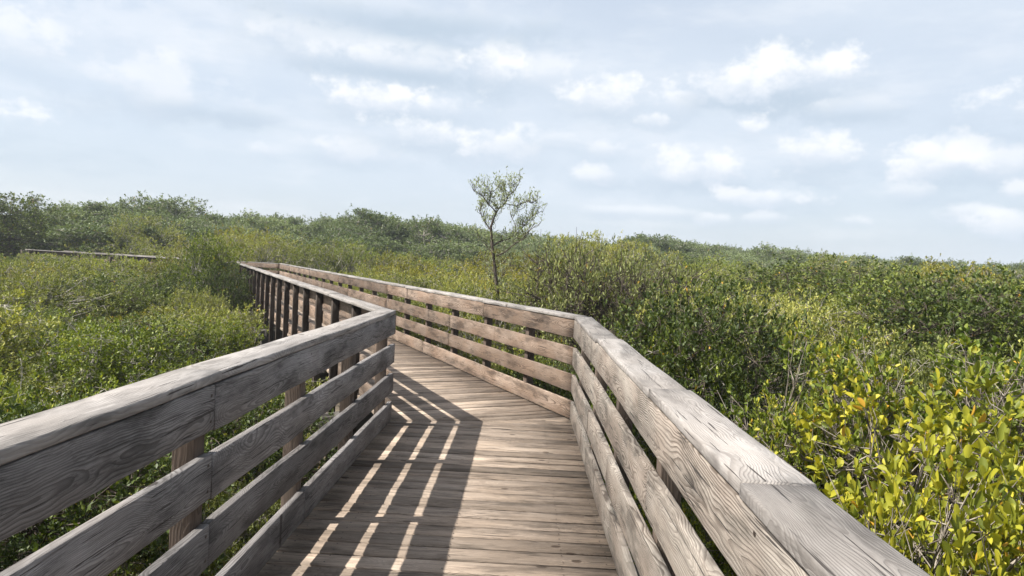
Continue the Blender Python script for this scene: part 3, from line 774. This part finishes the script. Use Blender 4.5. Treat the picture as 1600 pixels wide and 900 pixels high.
# hand-placed plants first: (photo px, photo py of the top, distance, kind, radius, label)
HERO = [
    (1335, 575, 6.3, ('lime', 0), 1.0, 'yellow green leafy bush with pale bare twigs just beyond the right railing'),
    (1500, 632, 5.2, ('yellow', 1), 1.15, 'bright yellow green bush with dark stem near the right edge, nearest the middle'),
    (1440, 800, 3.3, ('yellow', 0), .62, 'low bush of large yellow leaves beside the right railing cap at the bottom'),
    (1620, 760, 3.6, ('yellow', 1), .8, 'yellow leaved bush cut off by the bottom right corner'),
    (1245, 660, 6.0, ('lime', 0), .65, 'small lime leaved bush tuft leaning to the right railing'),
    (1600, 585, 6.6, ('lime', 0), 1.2, 'yellow green bush behind the bright one at the right edge'),
    (1500, 440, 15.0, ('dark', 0), 1.9, 'dark leafy mangrove clump standing above the scrub at the right'),
    (1590, 455, 13.0, ('dark', 0), 1.7, 'dark mangrove clump at the right edge of the photo'),
    (1370, 470, 17.0, ('green', 1), 1.6, 'green mangrove bush just left of the dark clumps at right'),
    (1130, 470, 8.6, ('dark', 0), 1.05, 'dark green bush with bright tips beyond the right railing bend'),
    (1070, 515, 8.6, ('green', 2), .8, 'green bush against the right railing just past the corner'),
    (326, 378, 23.5, ('green', 0), 1.02, 'tall green bush hiding the far corner of the left railing'),
    (326, 392, 26.5, ('olive', 2), 1.0, 'olive bush behind the tall one at the far corner of the left railing'),
    (350, 425, 21.0, ('dark', 0), .7, 'dark leafy bush touching the far left railing posts'),
    (35, 402, 36.0, ('olive_wide', 0), 2.3, 'olive bush in front of the far boardwalk at the left edge'),
    (95, 403, 34.5, ('green_wide', 0), 2.2, 'green bush below the left end of the far boardwalk railing'),
    (160, 404, 33.0, ('olive_wide', 1), 2.1, 'olive bush below the middle of the far boardwalk railing'),
    (225, 407, 31.5, ('green_wide', 0), 2.0, 'green bush below the right half of the far boardwalk railing'),
    (280, 408, 30.0, ('gold_wide', 0), 1.8, 'yellowish bush below the right end of the far boardwalk railing'),
    (893, 392, 12.5, ('sparse', 0), 1.1, 'olive mangrove with crooked dark boughs and thin upright top, right of the lone tree'),
    (960, 418, 11.0, ('sparse', 0), 1.05, 'olive mangrove with a dark crooked branch beyond the railing bend'),
    (1020, 415, 14.0, ('sparse', 0), 1.4, 'thin topped olive mangrove third to the right of the lone tree'),
]
for px, py, dist, kv, rad, lab in HERO:
    top = at(px, py, dist)
    ph = PH.get(kv[0], 2.2); zs = max((top.z - GROUND) / ph, .8 * rad)
    put(kv, (top.x, top.y, top.z - ph * zs), g2.uniform(0, 6.28), (rad, rad, zs), lab, 'mangrove bush', None)
    placed.append((top.x, top.y, rad))

LABELS = {
    ('gold', 1): ('yellowish mangrove shrub in the dense scrub on the right', 'yellowish shrubs in the scrub on the right'),
    ('gold', -1): ('yellowish mangrove shrub in the low scrub left of the boardwalk', 'yellowish shrubs in the scrub on the left'),
    ('olive', 1): ('olive green mangrove shrub in the dense scrub on the right', 'olive shrubs in the scrub on the right'),
    ('green', 1): ('fresh green mangrove shrub in the dense scrub on the right', 'green shrubs in the scrub on the right'),
    ('dark', 1): ('dark green mangrove shrub in the dense scrub on the right', 'dark shrubs in the scrub on the right'),
    ('olive', -1): ('olive green mangrove shrub in the low scrub left of the boardwalk', 'olive shrubs in the scrub on the left'),
    ('green', -1): ('fresh green mangrove shrub in the low scrub left of the boardwalk', 'green shrubs in the scrub on the left'),
    ('dark', -1): ('dark green mangrove shrub in the low scrub left of the boardwalk', 'dark shrubs in the scrub on the left'),
}
def scatter():
    pts = []
    for (nmax, dmax, rf, ov) in ((185, 48, 1.0, .8), (278, 26, .5, .68)):
        tries = 0
        while tries < 40000 and len(pts) < nmax:
            tries += 1
            d = 1.0 + (dmax - 1) * g2.uniform(0, 1) ** .75
            azr = FW_AZ + g2.uniform(-.76, .76)
            x, y = d * math.sin(azr), d * math.cos(azr)
            cd, side = corridor_dist(x, y)
            R = interp(d, [(0, .8), (6, .95), (14, 1.45), (26, 2.2), (50, 3.3)]) * g2.uniform(.8, 1.25) * rf
            if cd < W / 2 + .26 + R * (1.02 if rf == 1.0 else 1.14): continue
            if rf < 1 and cd > W / 2 + 3.2 and d > 12: continue
            if side < 0 and d < 6.5 and g2.uniform() < .35: continue
            if any((a - x) ** 2 + (b - y) ** 2 < ((r + R) * ov) ** 2 for a, b, r in placed): continue
            placed.append((x, y, R)); pts.append((x, y, R, side, d, rf))
        print('shrubs', len(pts), max(p[4] for p in pts))
    return pts
shr = scatter()
for (x, y, R, side, d, rf) in shr:
    ht = top_height(x, y, side) + g2.normal(0, (.17 + d * .006) if side > 0 else .2) - (.35 if rf < 1 else 0)
    nz = math.sin(x * .31 + 2) * math.cos(y * .27 + 1) + g2.normal(0, .4)
    if side > 0: k = 'olive' if nz > -.35 else ('green' if nz > -.85 else 'dark')
    else: k = 'green' if nz > .05 else ('olive' if nz > -.8 else 'dark')
    v = 0 if k == 'dark' else int(g2.integers(0, 3))
    lab, grp = LABELS[k, side]
    if R > 1.35 and k != 'dark':
        if g2.uniform() < .28:
            k = 'gold_wide'; v = 0; lab, grp = LABELS['gold', side]
        elif k == 'olive': k = 'olive_wide'; v = int(g2.integers(0, 2))
        else: k = 'green_wide'; v = 0
    ph = PH.get(k, 2.2)
    zs = max((ht - GROUND) / ph, .72 * R)
    if zs > 1.35 * R: zs = 1.35 * R; ht = min(ht, GROUND + ph * zs - .02)
    put((k, v), (x, y, ht - ph * zs), g2.uniform(0, 6.28), (R, R, zs), lab, 'mangrove shrub', grp)

# --- forest behind
SKYLINE = [(-200, 330), (0, 330), (60, 338), (120, 314), (200, 318), (260, 312), (330, 330), (400, 330), (500, 334), (590, 328), (650, 340), (700, 346),
           (800, 356), (870, 362), (950, 374), (1010, 364), (1060, 367), (1120, 378), (1200, 384), (1260, 384), (1300, 393), (1400, 398), (1500, 402), (1600, 405), (1800, 415)]
def forest():
    n = 0; fp = []
    for px, py, d, R, lab in ((18, 303, 52, 3.4, 'dark rounded mangrove tree highest at the left edge of the skyline'),
            (125, 309, 58, 3.6, 'broad grey green tree on the skyline, first right of the pale roof'),
            (255, 305, 58, 3.5, 'tallest domed grey green tree on the left skyline, above the far railing'),
            (195, 318, 60, 3.0, 'smaller rounded skyline tree between the two broad ones at left'),
            (410, 328, 60, 3.2, 'low domed skyline tree above the far end of the boardwalk'),
            (585, 324, 58, 3.8, 'domed skyline tree midway between the boardwalk end and the lone tree'),
            (680, 338, 56, 3.0, 'skyline tree just left of the lone slender tree'),
            (1010, 360, 70, 4.4, 'broad grey green tree on the skyline above the railing bend'),
            (1215, 377, 78, 3.8, 'rounded tree standing just above the right skyline'),
            (1405, 394, 84, 3.8, 'small domed tree on the skyline toward the right edge')):
        p = at(px, py + 9, d); h = p.z - GROUND
        put(('dark_tree', 0) if px < 30 else ('tree', n % 4), (p.x, p.y, GROUND), g2.uniform(0, 6.28), (R / 2.6, R / 2.6, h / 6.6), lab, 'tree', None)
        fp.append((p.x, p.y, R)); n += 1
    tries = 0
    while tries < 20000 and n < 230:
        tries += 1
        azr = FW_AZ + g2.uniform(-.75, .75)
        azd = math.degrees(azr - FW_AZ)
        near = interp(azd, [(-40, 46), (-20, 48), (0, 50), (20, 62), (40, 74)])
        d = near + 42 * g2.uniform(0, 1) ** 1.1
        x, y = d * math.sin(azr), d * math.cos(azr)
        R = 3.1 * g2.uniform(.8, 1.25)
        if any((a - x) ** 2 + (b - y) ** 2 < ((r + R) * .54) ** 2 for a, b, r in fp): continue
        cd, _ = corridor_dist(x, y)
        if cd < 3.5 and d < 60: continue
        fp.append((x, y, R)); n += 1
        row = (d - near)
        v = Vector((x, y, 0)); sx = 800 + F_PX * v.dot(cr) / v.dot(fw)
        ty = interp(sx, SKYLINE) + 8 + abs(g2.normal(0, 6)) + interp(row, [(0, 26), (8, 10), (14, 0)])
        h = at(sx, ty, d).z - GROUND
        front = row < 12
        put(('tree', int(g2.integers(0, 4))), (x, y, GROUND), g2.uniform(0, 6.28), (R / 2.6, R / 2.6, h / 6.6),
            'grey green mangrove tree in the front of the forest along the skyline' if front else 'hazy grey green mangrove tree deep in the forest on the skyline', 'tree',
            'front row of the mangrove forest' if front else 'deeper rows of the mangrove forest')
    print('trees', n)
forest()

# --- the lone tree and taller sparse ones
def lone_tree():
    b = at(776, 470, 14.0); base = (b.x, b.y, GROUND)
    g = np.random.default_rng(4)
    root = empty('sparse_tree', base); tag(root, 'slender lone mangrove tree with silvery sparse crown rising above the scrub', 'tree')
    def W3(px, py, dy=0.0):
        p = at(px, py, 14.0 + dy); return np.array([p.x - base[0], p.y - base[1], p.z - base[2]])
    trunkp = [np.array([.02, 0, -.05]), W3(778, 470), W3(776, 445), W3(773, 415), W3(769, 385), W3(767, 355), W3(772, 340)]
    T_ = np.array(trunkp)
    V, F, LC = tubes([T_], [np.linspace(.042, .022, len(T_))], 8)
    obj('trunk', mesh_np('trunk', V, F, LC, smooth=True), B_DARK, root)
    br = [  # hand-traced boughs in photo pixels with a depth offset
        [(772, 340, 0), (780, 328, .1), (789, 318, .15), (795, 305, .2), (800, 290, .2)],
        [(769, 348, 0), (775, 333, -.1), (764, 318, -.2), (752, 308, -.3), (741, 298, -.3), (737, 284, -.3)],
        [(767, 360, 0), (757, 345, .2), (748, 330, .3), (753, 318, .3)],
        [(769, 385, 0), (782, 375, .1), (795, 372, .2), (806, 366, .3), (818, 352, .3), (830, 340, .4), (846, 330, .4)],
        [(776, 400, 0), (790, 393, -.2), (806, 380, -.4), (818, 372, -.5), (834, 350, -.5)],
        [(780, 440, 0), (788, 425, -.3), (797, 414, -.3), (812, 414, -.4)],
        [(789, 318, .1), (806, 322, .0), (822, 316, .0), (838, 318, .1)],
        [(789, 318, .1), (786, 300, .3), (781, 290, .3)],
        [(795, 305, .2), (806, 296, .3), (812, 284, .3)],
        [(806, 366, .3), (806, 350, .4), (800, 338, .5), (812, 328, .5)],
        [(780, 455, 0), (770, 440, .3), (760, 425, .4)], [(776, 430, 0), (765, 415, .2), (757, 400, .3)], [(770, 395, 0), (758, 385, .2), (748, 372, .2)], [(774, 420, 0), (790, 408, .2), (802, 396, .3)],
        [(764, 318, -.2), (768, 302, -.2), (762, 292, -.2)],
        [(818, 372, -.5), (826, 362, -.6), (838, 352, -.6)]]
    paths = []; rads = []; nodes = []; nw = []
    for k, b_ in enumerate(br):
        P = np.array([W3(*q) for q in b_]); P[1:-1] += g.normal(0, .015, P[1:-1].shape)
        # resample a little rounder
        paths.append(P); r0_ = .017 if k < 5 else .010
        rads.append(np.linspace(r0_, .005, len(P)))
        for i in range(1, len(P)):
            for t in np.linspace(0, 1, 4): nodes.append(P[i - 1] * (1 - t) + P[i] * t); nw.append(i / len(P))
    nodes = np.array(nodes); nw = np.array(nw)
    tips = []
    for i in range(330):
        j = g.choice(len(nodes), p=(nw ** .7) / (nw ** .7).sum()); n0 = nodes[j]
        d = unit(np.array([g.normal(0, .6), g.normal(0, .6), g.uniform(.1, 1.1)]))
        L = g.uniform(.08, .26)
        mid = n0 + d * L * .5 + g.normal(0, .02, 3); e = n0 + unit(d + np.array([0, 0, .5])) * L
        paths.append(np.array([n0, mid, e])); rads.append(np.array([.005, .004, .002])); tips.append(e); tips.append(mid)
    for k in range(420):
        b_ = tips[int(g.integers(0, 660))]; d = unit(np.array([g.normal(0, .45), g.normal(0, .45), g.uniform(.3, 1.1)])); L = g.uniform(.05, .15)
        e = b_ + d * L; paths.append(np.array([b_, b_ + d * L * .5 + g.normal(0, .008, 3), e])); rads.append(np.array([.003, .0025, .0015])); tips.append(e)
    V, F, LC = tubes(paths, rads, 4)
    obj('branches', mesh_np('branches', V, F, LC, smooth=True), B_DARK, root)
    tips = np.array(tips)
    li = np.repeat(np.arange(len(tips)), 3); n = len(li)
    D = unit(np.array([0, 0, .9]) + g.normal(0, .65, (n, 3)))
    V, F, LC, lr, ly = leaves(tips[li] + g.normal(0, .025, (n, 3)), D, .06, .022, g, False)
    obj('crown', mesh_np('crown', V, F, LC, {'lr': ('FLOAT', lr), 'ly': ('FLOAT', ly * .98)}), L_SILVER, root)
lone_tree()

# --- building glimpsed through the trees far left
def building():
    c = at(46, 352, 70); 
    root = empty('shed', (c.x, c.y, GROUND)); tag(root, 'pale roofed building glimpsed through trees at the far left', 'building')
    w, d_, h = 2.6, 2.0, 3.6
    zt = c.z - GROUND
    V = [(-w, -d_, 0), (w, -d_, 0), (w, d_, 0), (-w, d_, 0), (-w, -d_, zt - .6), (w, -d_, zt - .6), (w, d_, zt - .6), (-w, d_, zt - .6)]
    F = [0, 1, 5, 4, 1, 2, 6, 5, 2, 3, 7, 6, 3, 0, 4, 7]
    obj('wall', mesh_np('wall', np.array(V, float), F, [4] * 4), M_WALL, root)
    e = .4; t = .08
    V = []; 
    for dz in (0, t):
        V += [(-w - e, -d_ - e, zt - .75 + dz), (w + e, -d_ - e, zt - .75 + dz), (w + e, 0, zt + .35 + dz), (-w - e, 0, zt + .35 + dz), (w + e, d_ + e, zt - .75 + dz), (-w - e, d_ + e, zt - .75 + dz)]
    F = [0, 3, 2, 1, 3, 5, 4, 2, 6, 7, 8, 9, 9, 8, 10, 11, 0, 1, 7, 6, 1, 2, 8, 7, 2, 4, 10, 8, 4, 5, 11, 10, 5, 3, 9, 11, 3, 0, 6, 9]
    obj('roof', mesh_np('roof', np.array(V, float), F, [4] * 10), M_ROOF, root)
building()

# --- dry grass and litter on the open ground by the left railing
def grass():
    g = np.random.default_rng(21); n = 14000
    x = g.uniform(-9, -1.9, n); y = g.uniform(1.0, 10, n)
    P = np.stack([x, y, np.full(n, GROUND - .02)], 1)
    hgt = g.uniform(.15, .5, n)[:, None]; lean = g.normal(0, .35, (n, 3)); lean[:, 2] = 1
    D = unit(lean); S = unit(np.cross(D, g.normal(0, 1, (n, 3)))) * .004
    top = P + D * hgt; mid = P + D * hgt * .5 + g.normal(0, .015, (n, 3))
    V = np.stack([P - S, P + S, mid + S * .8, top, mid - S * .8], 1).reshape(-1, 3)
    F = (np.arange(n)[:, None] * 5 + np.array([[0, 1, 2, 4, 4, 2, 3]])).reshape(-1); LC = np.tile([4, 3], n)
    lr = np.repeat(g.uniform(0, 1, n), 5); ly = np.zeros(n * 5)
    mt = leafmat('dry_grass', [(0, (.16, .13, .07)), (.5, (.28, .23, .12)), (1, (.2, .24, .07))], transl=.2)
    tag(obj('dry_grass', mesh_np('dry_grass', V, F, LC, {'lr': ('FLOAT', lr), 'ly': ('FLOAT', ly)}), mt),
        'dry straw coloured grass on the mud below the left railing', 'grass', kind='stuff')
grass()

# --- the air: faint coastal haze
HAZE = 0.0007
def haze():
    me = bpy.data.meshes.new('haze')
    a, b, z0, z1 = -240, 240, GROUND - 1.3, 12.0
    V = [(a, -60, z0), (b, -60, z0), (b, 260, z0), (a, 260, z0), (a, -60, z1), (b, -60, z1), (b, 260, z1), (a, 260, z1)]
    me.from_pydata(V, [], [(0, 3, 2, 1), (4, 5, 6, 7), (0, 1, 5, 4), (1, 2, 6, 5), (2, 3, 7, 6), (3, 0, 4, 7)])
    mt = bpy.data.materials.new('haze'); mt.use_nodes = True; T = NT(mt.node_tree)
    pv = T.n('ShaderNodeVolumePrincipled'); pv.inputs['Color'].default_value = (.86, .92, 1, 1); pv.inputs['Density'].default_value = HAZE
    pv.inputs['Anisotropy'].default_value = .1
    out = T.n('ShaderNodeOutputMaterial'); T.set(out.inputs['Volume'], pv.outputs[0])
    tag(obj('haze', me, mt), 'faint pale haze in the air over the mangroves', 'haze', kind='stuff')

haze()
